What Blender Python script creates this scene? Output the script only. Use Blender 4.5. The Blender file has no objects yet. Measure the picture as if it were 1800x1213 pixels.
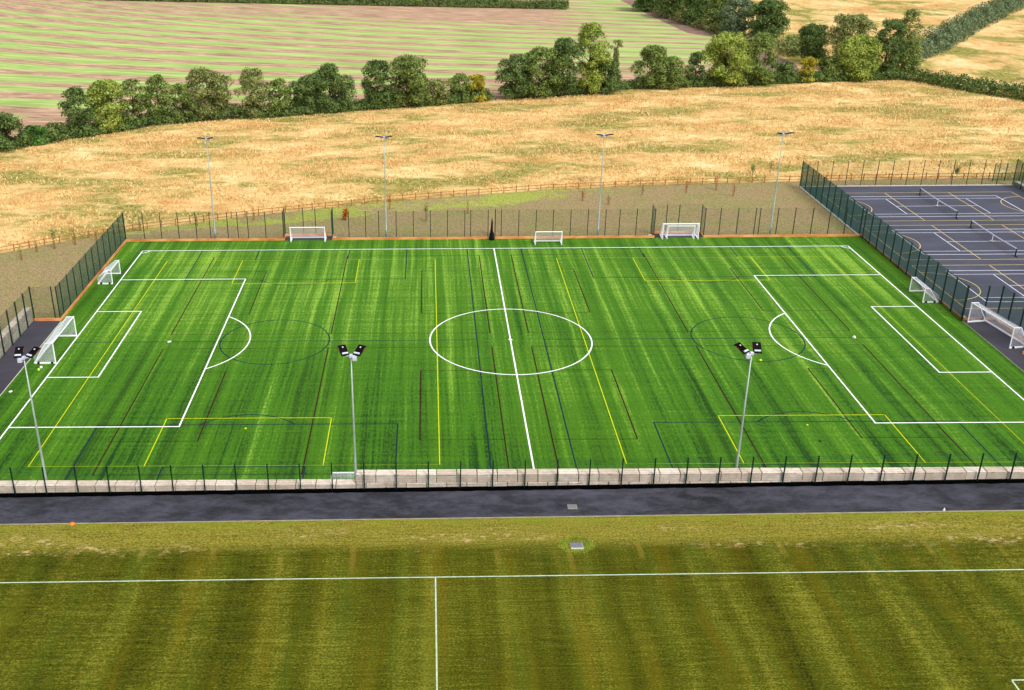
import bpy, math, random
import numpy as np
from mathutils import Vector, Matrix
R = math.radians
scn = bpy.context.scene
C = scn.collection
# ------------------------------------------------------------------ camera
cam_d = bpy.data.cameras.new('camera'); cam = bpy.data.objects.new('camera', cam_d); C.objects.link(cam)
YAW, PIT, ROL = -0.0127, 0.4227, -0.0113
f = Vector((math.sin(YAW)*math.cos(PIT), math.cos(YAW)*math.cos(PIT), -math.sin(PIT)))
r0 = Vector((math.cos(YAW), -math.sin(YAW), 0)); u0 = r0.cross(f)
rr = math.cos(ROL)*r0 + math.sin(ROL)*u0; uu = -math.sin(ROL)*r0 + math.cos(ROL)*u0
M = Matrix((rr, uu, -f)).transposed().to_4x4(); M.translation = Vector((-9.1969, -108.0232, 47.9971))
cam.matrix_world = M
cam_d.sensor_width = 36; cam_d.lens = 1827.5277*36/1800; cam_d.shift_x = 166.2063/1800
cam_d.clip_start = 0.5; cam_d.clip_end = 5000
scn.camera = cam
# ------------------------------------------------------------------ sky, sun, exposure (bright overcast)
SUN_EL, SUN_AZ = R(52), R(146)       # azimuth measured clockwise from +Y
w = bpy.data.worlds.new('World'); scn.world = w; w.use_nodes = True
wn = w.node_tree; bg = wn.nodes['Background']; bg.inputs['Strength'].default_value = 0.15
sky = wn.nodes.new('ShaderNodeTexSky'); sky.sky_type = 'NISHITA'; sky.sun_disc = False
sky.sun_elevation = SUN_EL; sky.sun_rotation = SUN_AZ; sky.dust_density = 3.0
hs = wn.nodes.new('ShaderNodeHueSaturation'); hs.inputs['Saturation'].default_value = 0.25
wn.links.new(sky.outputs[0], hs.inputs['Color']); wn.links.new(hs.outputs[0], bg.inputs['Color'])
sd = bpy.data.lights.new('sun', 'SUN'); sd.energy = 1.5; sd.angle = R(14); sd.color = (1, .965, .91)
so = bpy.data.objects.new('sun', sd); C.objects.link(so)
sdir = Vector((math.sin(SUN_AZ)*math.cos(SUN_EL), math.cos(SUN_AZ)*math.cos(SUN_EL), math.sin(SUN_EL)))
so.rotation_euler = sdir.to_track_quat('Z', 'Y').to_euler(); so.location = sdir*300
scn.view_settings.view_transform = 'Standard'; scn.view_settings.look = 'None'
scn.view_settings.exposure = 0.42; scn.view_settings.gamma = 1

# ------------------------------------------------------------------ materials
def s2l(c):
    return tuple(((v/255)/12.92 if v/255 <= .04045 else ((v/255+.055)/1.055)**2.4) for v in c)
class NT:
    def __init__(s, name, rough=.85, spec=.25):
        s.m = bpy.data.materials.new(name); s.m.use_nodes = True; s.t = s.m.node_tree
        s.b = s.t.nodes['Principled BSDF']; s.b.inputs['Roughness'].default_value = rough
        s.b.inputs['Specular IOR Level'].default_value = spec
        g = s.t.nodes.new('ShaderNodeNewGeometry'); s.P = g.outputs['Position']
        s.x, s.y, s.z = s.sep(s.P)
    def set(s, i, v):
        if v is None: return
        if isinstance(v, bpy.types.NodeSocket): s.t.links.new(v, i)
        elif isinstance(v, (tuple, list)) and len(v) == 3 and i.type == 'RGBA': i.default_value = (*v, 1)
        else: i.default_value = v
    def sep(s, v):
        n = s.t.nodes.new('ShaderNodeSeparateXYZ'); s.set(n.inputs[0], v); return n.outputs
    def vec(s, x, y, z=0):
        n = s.t.nodes.new('ShaderNodeCombineXYZ')
        for i, a in enumerate((x, y, z)): s.set(n.inputs[i], a)
        return n.outputs[0]
    def mt(s, op, a, b=0, c=None):
        n = s.t.nodes.new('ShaderNodeMath'); n.operation = op
        s.set(n.inputs[0], a); s.set(n.inputs[1], b)
        if c is not None: s.set(n.inputs[2], c)
        return n.outputs[0]
    def scl(s, sx, sy, sz=1):
        return s.vec(s.mt('MULTIPLY', s.x, sx), s.mt('MULTIPLY', s.y, sy), s.mt('MULTIPLY', s.z, sz))
    def noise(s, v, scale=1, det=3, rough=.55, dist=0):
        n = s.t.nodes.new('ShaderNodeTexNoise'); s.set(n.inputs['Vector'], v)
        n.inputs['Scale'].default_value = scale; n.inputs['Detail'].default_value = det
        n.inputs['Roughness'].default_value = rough; n.inputs['Distortion'].default_value = dist
        return n.outputs[0]
    def sm(s, v, a, b, lo=0., hi=1.):
        n = s.t.nodes.new('ShaderNodeMapRange'); n.interpolation_type = 'SMOOTHSTEP'
        s.set(n.inputs[0], v)
        for i, q in zip((1, 2, 3, 4), (a, b, lo, hi)): n.inputs[i].default_value = q
        return n.outputs[0]
    def mix(s, fac, a, b, mode='MIX'):
        n = s.t.nodes.new('ShaderNodeMix'); n.data_type = 'RGBA'; n.blend_type = mode
        s.set(n.inputs[0], fac); s.set(n.inputs[6], a); s.set(n.inputs[7], b); return n.outputs[2]
    def mul(s, col, v):
        return s.mix(1., col, s.vec(v, v, v), 'MULTIPLY')
    def bump(s, h, st=.4, d=.05):
        n = s.t.nodes.new('ShaderNodeBump'); n.inputs['Strength'].default_value = st
        n.inputs['Distance'].default_value = d; s.set(n.inputs['Height'], h); s.t.links.new(n.outputs[0], s.b.inputs['Normal'])
    def out(s, col):
        s.set(s.b.inputs['Base Color'], col); return s.m
def plain(name, rgb, rough=.6, spec=.3, metal=0, var=.12, sc=3):
    n = NT(name, rough, spec); c = s2l(rgb); n.b.inputs['Metallic'].default_value = metal
    v = n.sm(n.noise(n.P, sc, 4), .25, .75, 1-var, 1+var)
    return n.out(n.mul(c, v))

def m_turf():
    n = NT('artificial_turf', .75, .2)
    wob = n.mt('ADD', n.x, n.mt('MULTIPLY', n.noise(n.scl(.05, .08), 1, 2), .5))
    v = lambda a, b, o=0: n.vec(n.mt('ADD', n.mt('MULTIPLY', wob, a), o), n.mt('MULTIPLY', n.y, b))
    wide = n.noise(v(.38, .010), 1, 3, .6)
    mid = n.noise(v(1.1, .022, 9), 1, 3, .6)
    fine = n.noise(v(3.4, .05, 5), 1, 3, .7)
    rib = n.noise(n.scl(.04, 1.5), 1, 4, .7)
    patch = n.noise(n.scl(.05, .055), 1, 3, .5, .4)
    grain = n.noise(n.scl(4.5, 2.2), 1, 2, .8)
    a = 0
    for q, k in ((wide, .5), (mid, .85), (fine, .7), (rib, .45), (patch, .35), (grain, .75)):
        a = n.mt('ADD', a, n.mt('MULTIPLY', n.mt('SUBTRACT', q, .5), k))
    a = n.mt('ADD', a, n.mt('MULTIPLY', n.mt('SINE', n.mt('MULTIPLY', wob, 2*math.pi/2.35)), .075))
    # turf colour grows paler from the near touchline towards the far side
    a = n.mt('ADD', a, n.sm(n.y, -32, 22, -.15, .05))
    inside = n.sm(n.mt('ABSOLUTE', n.y), 30.6, 32.2, 1, 0); ins2 = n.sm(n.mt('ABSOLUTE', n.x), 49.3, 50.4, 1, 0)
    a = n.mt('ADD', a, n.mt('MULTIPLY', n.mt('SUBTRACT', n.mt('MULTIPLY', inside, ins2), 1), .09))
    dk = n.mix(n.sm(a, -.45, -.04), s2l((20, 60, 0)), s2l((62, 112, 6)))
    col = n.mix(n.sm(a, -.06, .46), dk, s2l((140, 180, 60)))
    hue = n.sm(n.noise(v(.22, .02, 20), 1, 2), .42, .62, 0, .4)
    col = n.mix(hue, col, n.mix(.5, col, s2l((78, 122, 2))))
    n.bump(grain, .35, .05)
    return n.out(col)
def m_meadow(name='dry_meadow_grass', green=.5, red=.5, seed=0, ys=1.):
    n = NT(name, .95, .05)
    P = n.mt('ADD', n.x, seed)
    wx = n.noise(n.vec(n.mt('MULTIPLY', P, .08), n.mt('MULTIPLY', n.y, .08)), 1, 2); wy = n.noise(n.vec(n.mt('MULTIPLY', P, .08), n.mt('MULTIPLY', n.y, .08), 9), 1, 2)
    X = n.mt('ADD', P, n.mt('MULTIPLY', wx, 7)); Y = n.mt('ADD', n.mt('MULTIPLY', n.y, ys), n.mt('MULTIPLY', wy, 7))
    v = lambda a, b, o=0: n.vec(n.mt('MULTIPLY', X, a), n.mt('MULTIPLY', Y, b), o)
    big = n.noise(v(.06, .09), 1, 4, .6); mid = n.noise(v(.26, .34, 3), 1, 6, .72)
    fin = n.noise(v(1.7, .8, 5), 1, 3, .85); grn = n.noise(v(.045, .09, 12), 1, 7, .72); rd = n.noise(v(.06, .11, 31), 1, 7, .7)
    a = 0
    for q, k in ((big, .95), (mid, 1.0), (fin, 1.1)): a = n.mt('ADD', a, n.mt('MULTIPLY', n.mt('SUBTRACT', q, .5), k))
    lo = n.mix(n.sm(a, -.42, -.03), s2l((146, 114, 64)), s2l((218, 182, 120)))
    col = n.mix(n.sm(a, -.05, .26), lo, s2l((244, 216, 160)))
    f2 = n.mt('MULTIPLY', n.mt('SUBTRACT', fin, .5), .35)
    col = n.mix(n.sm(n.mt('ADD', rd, f2), .50-.1*(red-.5), .64, 0, .7), col, n.mix(n.sm(fin, .35, .65), s2l((150, 98, 54)), s2l((220, 162, 94))))
    col = n.mix(n.sm(n.mt('ADD', grn, f2), .48-.1*(green-.5), .575, 0, .95), col, n.mix(n.sm(fin, .35, .65), s2l((88, 90, 36)), s2l((172, 166, 88))))
    n.bump(n.mt('ADD', fin, mid), .6, .3)
    return n.out(col)
def m_crop():
    n = NT('young_crop_in_soil', .95, .05)
    s = n.mt('ADD', n.mt('MULTIPLY', n.mt('SUBTRACT', n.y, 170), .002), .23)
    vv = n.mt('ADD', n.y, n.mt('MULTIPLY', n.x, s))
    vv = n.mt('ADD', vv, n.mt('MULTIPLY', n.noise(n.scl(.010, .03), 1, 3), 5))
    st = n.mt('MULTIPLY_ADD', n.mt('SINE', n.mt('MULTIPLY', vv, 2*math.pi/12.2)), .5, .5)
    V = lambda a, b, o=0: n.vec(n.mt('MULTIPLY', n.x, a), n.mt('MULTIPLY', vv, b), o)
    rag = n.noise(V(.022, .62), 1, 7, .8); rg2 = n.noise(V(.012, .10, 4), 1, 3, .5)
    cover = n.noise(n.vec(n.mt('MULTIPLY', n.x, .009), n.mt('MULTIPLY', n.y, .014)), 1, 3, .5)
    a = n.mt('ADD', n.mt('MULTIPLY', st, .56), n.mt('MULTIPLY', rag, .85))
    a = n.mt('ADD', a, n.mt('MULTIPLY', rg2, .5))
    u = n.mt('ADD', n.y, n.mt('MULTIPLY', n.x, .28))
    bare = n.mt('MULTIPLY', n.sm(u, 245, 320, 0, .42), n.sm(n.x, -75, -30, .5, 1)); bare = n.mt('MULTIPLY', bare, n.sm(n.x, 30, 60, 1, 0))
    edge = n.sm(n.mt('SUBTRACT', n.y, n.mt('MULTIPLY', n.x, .25)), 138, 156, .6, 0)   # unsown headland along the trees
    edge2 = n.mt('MULTIPLY', n.sm(n.mt('SUBTRACT', n.y, n.mt('MULTIPLY', n.x, .2)), 150, 196, .35, 0), n.sm(n.x, -12, 15))
    a = n.mt('ADD', a, n.mt('MULTIPLY', n.mt('SUBTRACT', cover, .5), .8)); a = n.mt('ADD', a, n.mt('MULTIPLY', n.sm(n.x, 30, 60), .10))
    a = n.mt('SUBTRACT', n.mt('SUBTRACT', n.mt('SUBTRACT', a, bare), edge), edge2)
    soil = n.mix(n.sm(n.noise(V(.08, 1.1, 7), 1, 6, .78), .38, .64), s2l((134, 104, 86)), s2l((214, 180, 148)))
    grs = n.mix(n.sm(n.noise(V(.05, .5, 9), 1, 5, .7), .35, .68), s2l((138, 168, 86)), s2l((186, 200, 128)))
    return n.out(n.mix(n.sm(a, .82, 1.04), soil, grs))
def m_bank():
    n = NT('thin_grass_on_bare_soil', .95, .05)
    big = n.noise(n.scl(.09, .14), 1, 4, .6, .5); mid = n.noise(n.scl(.6, .9), 1, 4, .65); fin = n.noise(n.P, 4.5, 5, .8)
    col = n.mix(n.sm(fin, .3, .7), s2l((112, 96, 66)), s2l((178, 156, 116)))
    g = 0
    for q, k in ((big, .9), (mid, .7), (fin, .5)): g = n.mt('ADD', g, n.mt('MULTIPLY', n.mt('SUBTRACT', q, .5), k))
    curve = n.mt('SUBTRACT', n.y, n.mt('ADD', 53.5, n.mt('MULTIPLY', n.x, .26)))
    west = n.sm(n.x, 0, 40, 1, .1)
    g1 = n.mt('ADD', g, n.mt('MULTIPLY', n.sm(curve, -3.0, .8, 0, .34), west))
    col = n.mix(n.sm(g, -.10, .20, 0, .75), col, n.mix(n.sm(fin, .35, .65), s2l((96, 100, 52)), s2l((160, 158, 96))))
    col = n.mix(n.sm(g1, .20, .40, 0, .85), col, n.mix(n.sm(fin, .35, .65), s2l((120, 130, 48)), s2l((182, 190, 92))))
    n.bump(fin, .5, .1)
    return n.out(col)
def m_field():
    n = NT('mown_field_grass', .9, .08)
    wob = n.mt('ADD', n.x, n.mt('MULTIPLY', n.noise(n.scl(.06, .10), 1, 2), 1.3))
    v = lambda a, b, o=0: n.vec(n.mt('MULTIPLY', wob, a), n.mt('MULTIPLY', n.y, b), o)
    st = n.mt('SINE', n.mt('MULTIPLY', wob, 2*math.pi/5.1))
    bar = n.noise(v(.55, .022), 1, 3, .55)
    big = n.noise(n.scl(.12, .12), 1, 3, .5)
    stk = n.noise(n.scl(.35, 5.5), 1, 5, .75)       # ribs left by the mower
    fin = n.noise(n.scl(6.5, 9), 1, 3, .85)
    inf = n.sm(n.y, -46.6, -45.4, 1, .15)
    a = n.mt('MULTIPLY', n.mt('ADD', n.mt('MULTIPLY', st, .06), n.mt('MULTIPLY', n.mt('SUBTRACT', bar, .5), .6)), inf)
    for q, k in ((big, .3), (stk, .75), (fin, 1.5)): a = n.mt('ADD', a, n.mt('MULTIPLY', n.mt('SUBTRACT', q, .5), k))
    lo = n.mix(n.sm(a, -.42, -.04), s2l((20, 24, 0)), s2l((72, 76, 6)))
    col = n.mix(n.sm(a, -.05, .40), lo, s2l((136, 134, 44)))
    og = n.noise(v(.42, .04, 11), 1, 3, .6)
    col = n.mix(n.sm(og, .5, .68, 0, .5), col, n.mix(.6, col, s2l((108, 88, 6))))
    gg = n.noise(v(.5, .05, 40), 1, 4, .65)
    col = n.mix(n.sm(gg, .48, .66, 0, .4), col, n.mix(.5, col, s2l((72, 104, 26))))
    # thin pale wheel lines every mower width
    wl = n.sm(n.mt('SINE', n.mt('MULTIPLY', wob, 2*math.pi/5.1)), .93, 1.0, 0, .5)
    wl = n.mt('MULTIPLY', wl, n.mt('MULTIPLY', n.sm(n.y, -50, -46.5, .06, .5), n.sm(n.noise(v(.2, .3, 60), 1, 2), .38, .6))); wl = n.mt('MULTIPLY', wl, n.sm(n.y, -45.6, -45, 1, 0))
    col = n.mix(wl, col, s2l((168, 142, 58)))
    dry = n.mt('MULTIPLY', n.sm(n.y, -46.2, -44.6, .0, .8), n.sm(n.mt('ADD', stk, fin), .75, 1.15, .35, 1))
    col = n.mix(dry, col, n.mix(n.sm(fin, .3, .7), s2l((104, 102, 24)), s2l((172, 158, 68))))
    e = n.mt('MULTIPLY', n.sm(n.y, -43.4, -42.2), n.sm(n.noise(n.scl(.5, 1.5), 1, 3), .42, .6))
    col = n.mix(n.mt('MULTIPLY', e, .6), col, s2l((120, 134, 34)))
    d = n.noise(n.scl(1.3, 2.6), 1, 6, .85); dz = n.noise(n.scl(.10, .5), 1, 3)
    near = n.mt('MULTIPLY', n.sm(n.y, -46.6, -45.5), n.sm(n.y, -43.6, -42.6, 1, 0))
    col = n.mix(n.mt('MULTIPLY', n.mt('MULTIPLY', n.sm(d, .52, .60), n.sm(dz, .48, .60)), near), col, s2l((184, 160, 108)))
    n.bump(n.mt('ADD', fin, stk), .7, .06)
    return n.out(col)
def m_asphalt(name, c1, c2, rough=.55, wet=True):
    n = NT(name, rough, .35)
    a = n.noise(n.scl(.45, .9), 1, 8, .72, .3); g = n.noise(n.P, 12, 4, .8); b = n.noise(n.scl(.12, .3), 1, 3, .5)
    t = 0
    for q, k in ((a, 1.0 if wet else .35), (b, .5), (g, .6)): t = n.mt('ADD', t, n.mt('MULTIPLY', n.mt('SUBTRACT', q, .5), k))
    col = n.mix(n.sm(t, -.28, .34), s2l(c1), s2l(c2))
    if wet: n.set(n.b.inputs['Roughness'], n.sm(a, .4, .62, .8, .6))
    n.bump(g, .2, .01)
    return n.out(col)
def m_block():
    n = NT('weathered_concrete_block', .9, .15)
    geo = n.t.nodes.new('ShaderNodeNewGeometry'); nz = n.sep(geo.outputs['Normal'])[2]; rnd = geo.outputs['Random Per Island']
    side = n.sm(nz, .3, .8, 1, 0); g = n.noise(n.P, 3, 5, .65)
    col = n.mix(n.sm(n.mt('ADD', n.mt('MULTIPLY', g, .7), n.mt('MULTIPLY', rnd, .3)), .3, .75), s2l((212, 192, 172)), s2l((246, 230, 214)))
    fr = n.mt('FRACT', n.mt('DIVIDE', n.mt('SUBTRACT', n.z, 5.02), .8))            # 1 at the top edge of a course
    drip = n.noise(n.vec(n.mt('MULTIPLY', n.mt('ADD', n.x, n.y), 2.2), 0, n.mt('MULTIPLY', n.z, .25)), 1, 5, .8)
    big = n.noise(n.vec(n.mt('MULTIPLY', n.mt('ADD', n.x, n.y), .5), 0, 0), 1, 2)
    reach = n.mt('ADD', n.mt('MULTIPLY', drip, .9), n.mt('MULTIPLY', big, .7))
    col = n.mix(n.mt('MULTIPLY', side, n.sm(n.mt('ADD', fr, reach), 1.70, 1.80, 0, .7)), col, s2l((112, 94, 78)))
    gr = n.mt('ABSOLUTE', n.mt('SUBTRACT', n.mt('FRACT', n.mt('MULTIPLY', fr, 3)), .5))
    col = n.mix(n.mt('MULTIPLY', side, n.sm(gr, .05, .02, 0, .22)), col, s2l((110, 100, 96)))
    col = n.mix(n.mt('MULTIPLY', side, n.sm(n.noise(n.vec(n.mt('MULTIPLY', n.x, 1.3), n.mt('MULTIPLY', n.y, 1.3), n.mt('MULTIPLY', n.z, 1.3)), 1, 4), .35, .6, .2, .5)), col, s2l((160, 146, 136)))  # upright faces darkened in the colour, as shade below the brighter tops
    n.bump(g, .4, .03)
    return n.out(col)
def m_timber():
    n = NT('orange_new_timber', .8, .15)
    g = n.noise(n.vec(n.mt('MULTIPLY', n.x, .8), n.mt('MULTIPLY', n.y, .8), n.mt('MULTIPLY', n.z, 25)), 1, 5, .7)
    b = n.noise(n.scl(.42, .42), 1, 1)
    col = n.mix(n.sm(n.mt('ADD', n.mt('MULTIPLY', g, .6), n.mt('MULTIPLY', b, .6)), .4, .8), s2l((190, 112, 56)), s2l((236, 170, 110)))
    return n.out(col)
def m_leaf(name, dark, light, var=.5):
    n = NT(name, .7, .15)
    geo = n.t.nodes.new('ShaderNodeNewGeometry')
    rnd = geo.outputs['Random Per Island']
    a = n.noise(n.P, .55, 3, .6); t = n.mt('ADD', n.mt('MULTIPLY', a, .9), n.mt('MULTIPLY', rnd, .45))
    col = n.mix(n.sm(t, .38, .92), s2l(dark), s2l(light))
    tr = n.t.nodes.new('ShaderNodeBsdfTranslucent'); n.set(tr.inputs[0], col)
    mx = n.t.nodes.new('ShaderNodeMixShader'); mx.inputs[0].default_value = .32
    out = [q for q in n.t.nodes if q.type == 'OUTPUT_MATERIAL'][0]
    n.t.links.new(n.b.outputs[0], mx.inputs[1]); n.t.links.new(tr.outputs[0], mx.inputs[2]); n.t.links.new(mx.outputs[0], out.inputs[0])
    return n.out(col)
MT = {
 'turf': m_turf(), 'meadow': m_meadow(), 'meadow2': m_meadow('dry_grass_upper_slope', .3, .75, 77, .4), 'meadow3': m_meadow('dry_grass_right_slope', .42, .6, 155, .45),
 'crop': m_crop(), 'bank': m_bank(), 'field': m_field(),
 'road': m_asphalt('damp_asphalt', (16, 16, 20), (76, 76, 88), .65),
 'recess': m_asphalt('recess_asphalt', (46, 44, 52), (76, 73, 84), .8, False),
 'court': m_asphalt('court_asphalt', (58, 59, 72), (84, 85, 100), .8, False),
 'soil': plain('bare_headland_soil', (134, 110, 96), .95, .05, 0, .3, .6),
 'darkstrip': plain('near_black_strip', (5, 5, 6), 1, 0, 0, .5, 8),
 'block': m_block(), 'timber': m_timber(),
 'oldwood': plain('rail_timber', (164, 110, 64), .85, .1, 0, .3, 4),
 'white': plain('white_line_paint', (250, 250, 250), .7, .2, 0, .03, 2),
 'fieldwhite': plain('faded_line_paint', (184, 204, 176), .9, .1, 0, .2, 2.5),
 'yellow': plain('yellow_line', (196, 206, 14), .7, .2, 0, .1, 2),
 'brown': plain('maroon_line', (48, 10, 1), .7, .2, 0, .1, 2),
 'blue': plain('blue_line', (2, 40, 50), .7, .2, 0, .1, 2),
 'courtwhite': plain('court_white_paint', (232, 234, 250), .7, .2, 0, .06, 2),
 'courtyellow': plain('court_yellow_paint', (226, 200, 118), .7, .2, 0, .08, 2),
 'gate': plain('fence_green_powder_coat', (4, 38, 30), .45, .4, 0, .1, 3),
 'wire': plain('fence_green_wire', (10, 74, 56), .5, .3, 0, .1, 3),
 'goalwhite': plain('white_goal_aluminium', (248, 248, 250), .35, .5, 0, .03, 3),
 'net': plain('white_net_cord', (240, 238, 250), .8, .2, 0, .05, 3),
 'rubber': plain('black_rubber', (14, 14, 16), .7, .3, 0, .1, 5),
 'galv': plain('galvanised_steel', (160, 176, 166), .45, .5, .35, .1, 1.2),
 'lamp': plain('black_floodlight_casing', (5, 5, 7), .6, .2, 0, .1, 3),
 'lampfin': plain('silver_driver_box', (206, 208, 226), .4, .5, .1, .05, 3),
 'lens': plain('reddish_lens_edge', (150, 50, 44), .3, .5, 0, .1, 3),
 'concrete': plain('pale_concrete', (206, 198, 186), .9, .15, 0, .15, 2),
 'kerb': plain('kerb_concrete', (150, 142, 120), .9, .15, 0, .2, 1.5),
 'cover': plain('drain_cover_grey', (120, 120, 130), .6, .4, .2, .15, 4),
 'bark': plain('grey_brown_bark', (84, 68, 52), .95, .1, 0, .3, 3),
 'orange': plain('orange_plastic', (255, 120, 20), .5, .4, 0, .03, 3),
 'whiteplastic': plain('white_plastic', (245, 245, 240), .4, .4, 0, .03, 3),
 'lime': plain('lime_plastic', (190, 230, 90), .4, .4, 0, .03, 3),
 'darkcloth': plain('black_canvas', (16, 14, 16), .85, .15, 0, .2, 4),
 'rust': m_leaf('rusty_dead_leaves', (130, 44, 10), (226, 110, 30)),
 'L_dark': m_leaf('dark_green_leaves', (34, 52, 22), (132, 158, 86)),
 'L_mid': m_leaf('mid_green_leaves', (44, 64, 22), (160, 180, 96)),
 'L_bright': m_leaf('yellow_green_leaves', (62, 90, 20), (198, 212, 104)),
 'L_olive': m_leaf('olive_leaves', (58, 70, 32), (178, 186, 112)),
 'L_yellow': m_leaf('yellowing_leaves', (112, 108, 14), (214, 202, 74)),
 'L_grey': m_leaf('grey_green_leaves', (56, 76, 50), (150, 168, 124)),
 'L_ivy': m_leaf('ivy_leaves', (22, 50, 14), (116, 164, 74)),
 'L_hedge': m_leaf('hedge_leaves', (32, 52, 20), (128, 154, 80)),
 'straw': m_leaf('dry_straw_tufts', (204, 164, 98), (246, 218, 160)),
 'L_grass': m_leaf('green_rough_grass', (96, 124, 26), (190, 204, 84)),
}

# ------------------------------------------------------------------ mesh helpers
class MB:
    def __init__(s): s.v = []; s.f = []
    def quad(s, *p):
        n = len(s.v); s.v += [tuple(q) for q in p]; s.f.append(tuple(range(n, n+len(p))))
    def box(s, x0, x1, y0, y1, z0, z1):
        n = len(s.v)
        s.v += [(x, y, z) for z in (z0, z1) for x, y in ((x0, y0), (x1, y0), (x1, y1), (x0, y1))]
        s.f += [tuple(n+i for i in q) for q in ((3, 2, 1, 0), (4, 5, 6, 7), (0, 1, 5, 4), (1, 2, 6, 5), (2, 3, 7, 6), (3, 0, 4, 7))]
        return s
    def bar(s, a, b, w, h=None, n=4, w2=None):
        a, b = Vector(a), Vector(b); d = (b-a).normalized(); h = h or w; w2 = w2 or w
        up = Vector((0, 0, 1)) if abs(d.z) < .95 else Vector((0, 1, 0))
        X = d.cross(up).normalized(); Y = X.cross(d).normalized(); k = len(s.v)
        for p, q in ((a, 1), (b, w2/w)):
            for i in range(n):
                t = 2*math.pi*(i+.5)/n; c = math.sqrt(2) if n == 4 else 1
                s.v.append(tuple(p + X*math.cos(t)*w/2*c*q + Y*math.sin(t)*h/2*c*q))
        for i in range(n):
            j = (i+1) % n; s.f.append((k+i, k+n+i, k+n+j, k+j))
        s.f.append(tuple(k+i for i in range(n))); s.f.append(tuple(k+n+n-1-i for i in range(n)))
        return s
    def bevelbox(s, x0, x1, y0, y1, z0, z1, b):
        n = len(s.v)
        for z, e in ((z0, b), (z0+b, 0), (z1-b, 0), (z1, b)):
            s.v += [(x0+e, y0+e, z), (x1-e, y0+e, z), (x1-e, y1-e, z), (x0+e, y1-e, z)]
        s.f.append((n+3, n+2, n+1, n)); s.f.append((n+12, n+13, n+14, n+15))
        for l in range(3):
            for i in range(4):
                j = (i+1) % 4; s.f.append((n+4*l+i, n+4*l+j, n+4*l+4+j, n+4*l+4+i))
        return s
    def tube(s, pts, rad, n=7):
        k = len(s.v)
        for i, (p, r_) in enumerate(zip(pts, rad)):
            p = Vector(p); d = (Vector(pts[min(i+1, len(pts)-1)])-Vector(pts[max(i-1, 0)])).normalized()
            up = Vector((0, 1, 0)) if abs(d.z) > .8 else Vector((0, 0, 1)); X = d.cross(up).normalized(); Y = X.cross(d)
            for j in range(n):
                t = 2*math.pi*j/n; s.v.append(tuple(p+(X*math.cos(t)+Y*math.sin(t))*r_))
        for i in range(len(pts)-1):
            for j in range(n):
                q = (j+1) % n; s.f.append((k+i*n+j, k+i*n+q, k+i*n+n+q, k+i*n+n+j))
        s.f.append(tuple(k+n-1-j for j in range(n))); e = k+(len(pts)-1)*n; s.f.append(tuple(e+j for j in range(n)))
        return s
    def build(s, name, mat, parent=None, smooth=False):
        me = bpy.data.meshes.new(name); me.from_pydata(s.v, [], s.f); me.materials.append(mat)
        if smooth: me.polygons.foreach_set('use_smooth', [True]*len(me.polygons))
        return link(name, me, parent)
def link(name, me, parent=None):
    o = bpy.data.objects.new(name, me); C.objects.link(o)
    if parent is not None: o.parent = parent
    return o
def tag(o, label=None, cat=None, group=None, kind=None):
    for k, v in (('label', label), ('category', cat), ('group', group), ('kind', kind)):
        if v: o[k] = v
    return o
def thing(name, label, cat, loc=(0, 0, 0), rz=0, group=None):
    o = bpy.data.objects.new(name, None); C.objects.link(o); o.location = loc; o.rotation_euler[2] = rz
    return tag(o, label, cat, group)
def dup(root, label, loc, rz=0, group=None):
    r_ = root.copy(); C.objects.link(r_); r_.location = loc; r_.rotation_euler[2] = rz; r_['label'] = label
    if group: r_['group'] = group
    for ch in list(root.children):
        c = ch.copy(); C.objects.link(c); c.parent = r_
        for g in ch.children:
            d = g.copy(); C.objects.link(d); d.parent = c
    return r_
def struct(name, mb, mat): return tag(mb.build(name, mat), kind='structure')
def poly(pts, z):
    m = MB(); m.quad(*[(x, y, z) for x, y in pts]); return m

# ------------------------------------------------------------------ setting: ground sheets
def zr(x): return 4.0 + .0115*max(-90, min(90, x))
g = MB(); g.quad((-2500, -37.3, -.08), (2500, -37.3, -.08), (2500, 3500, -.08), (-2500, 3500, -.08)); struct('ground', g, MT['bank'])
rail_path = [(-110, 2), (-84, 21), (-70.03, 31.31), (-65.43, 34.46), (-59.88, 37.97), (-54.57, 40.81), (-50.84, 42.6), (-40.43, 47.02), (-32.01, 50.2), (-23.19, 53.1), (-14.15, 56.1), (-4.83, 58.4), (9.55, 61.69), (24.18, 63.73), (38.91, 65.0), (53.47, 65.9), (63.55, 66.5), (77.26, 66.9), (92.7, 66.9), (125, 66.5), (160, 55), (185, 25)]
hedge_line = [(-160, 40), (-118, 72), (-93.6, 93.5), (-80, 104.6), (-68, 115.5), (-56.5, 120), (-40, 123.5), (-24, 129.5), (-8, 134), (6, 139.5), (16.3, 142.2), (28, 145.5), (39.7, 151.6), (55, 153.6), (68.3, 155), (85, 158), (98.3, 160), (113.6, 161)]
h2 = [(112, 161), (120.5, 146.4), (127.7, 134.1), (150, 100), (200, 30)]
struct('meadow', poly([(-2500, -30)] + [(-160, -30)] + rail_path + [(200, 20), (200, 30), (150, 100), (127.7, 134.1), (120.5, 146.4), (113.6, 161)] + hedge_line[::-1] + [(-2500, 40)], -.05), MT['meadow'])
crop_pts = [(-2500, 40)] + hedge_line[:13] + [(50, 164), (72, 178), (80, 200), (83.3, 243), (79, 351), (78, 420), (-2500, 1100)]
struct('crop_field', poly(crop_pts, -.045), MT['crop'])
struct('far_field', poly([(-2500, 1101), (78, 421), (79, 352), (110, 1500), (-2500, 3300)], -.04), MT['meadow2'])
struct('headland_track', poly([(50, 163.9), (39.7, 151.7), (55, 153.7), (68.3, 155.1), (86, 158), (92, 185), (92, 215), (88, 243), (81, 300), (79, 351), (72, 352), (74, 300), (77, 250), (83, 240), (80, 200), (72, 178)], -.035), MT['soil'])
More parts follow.
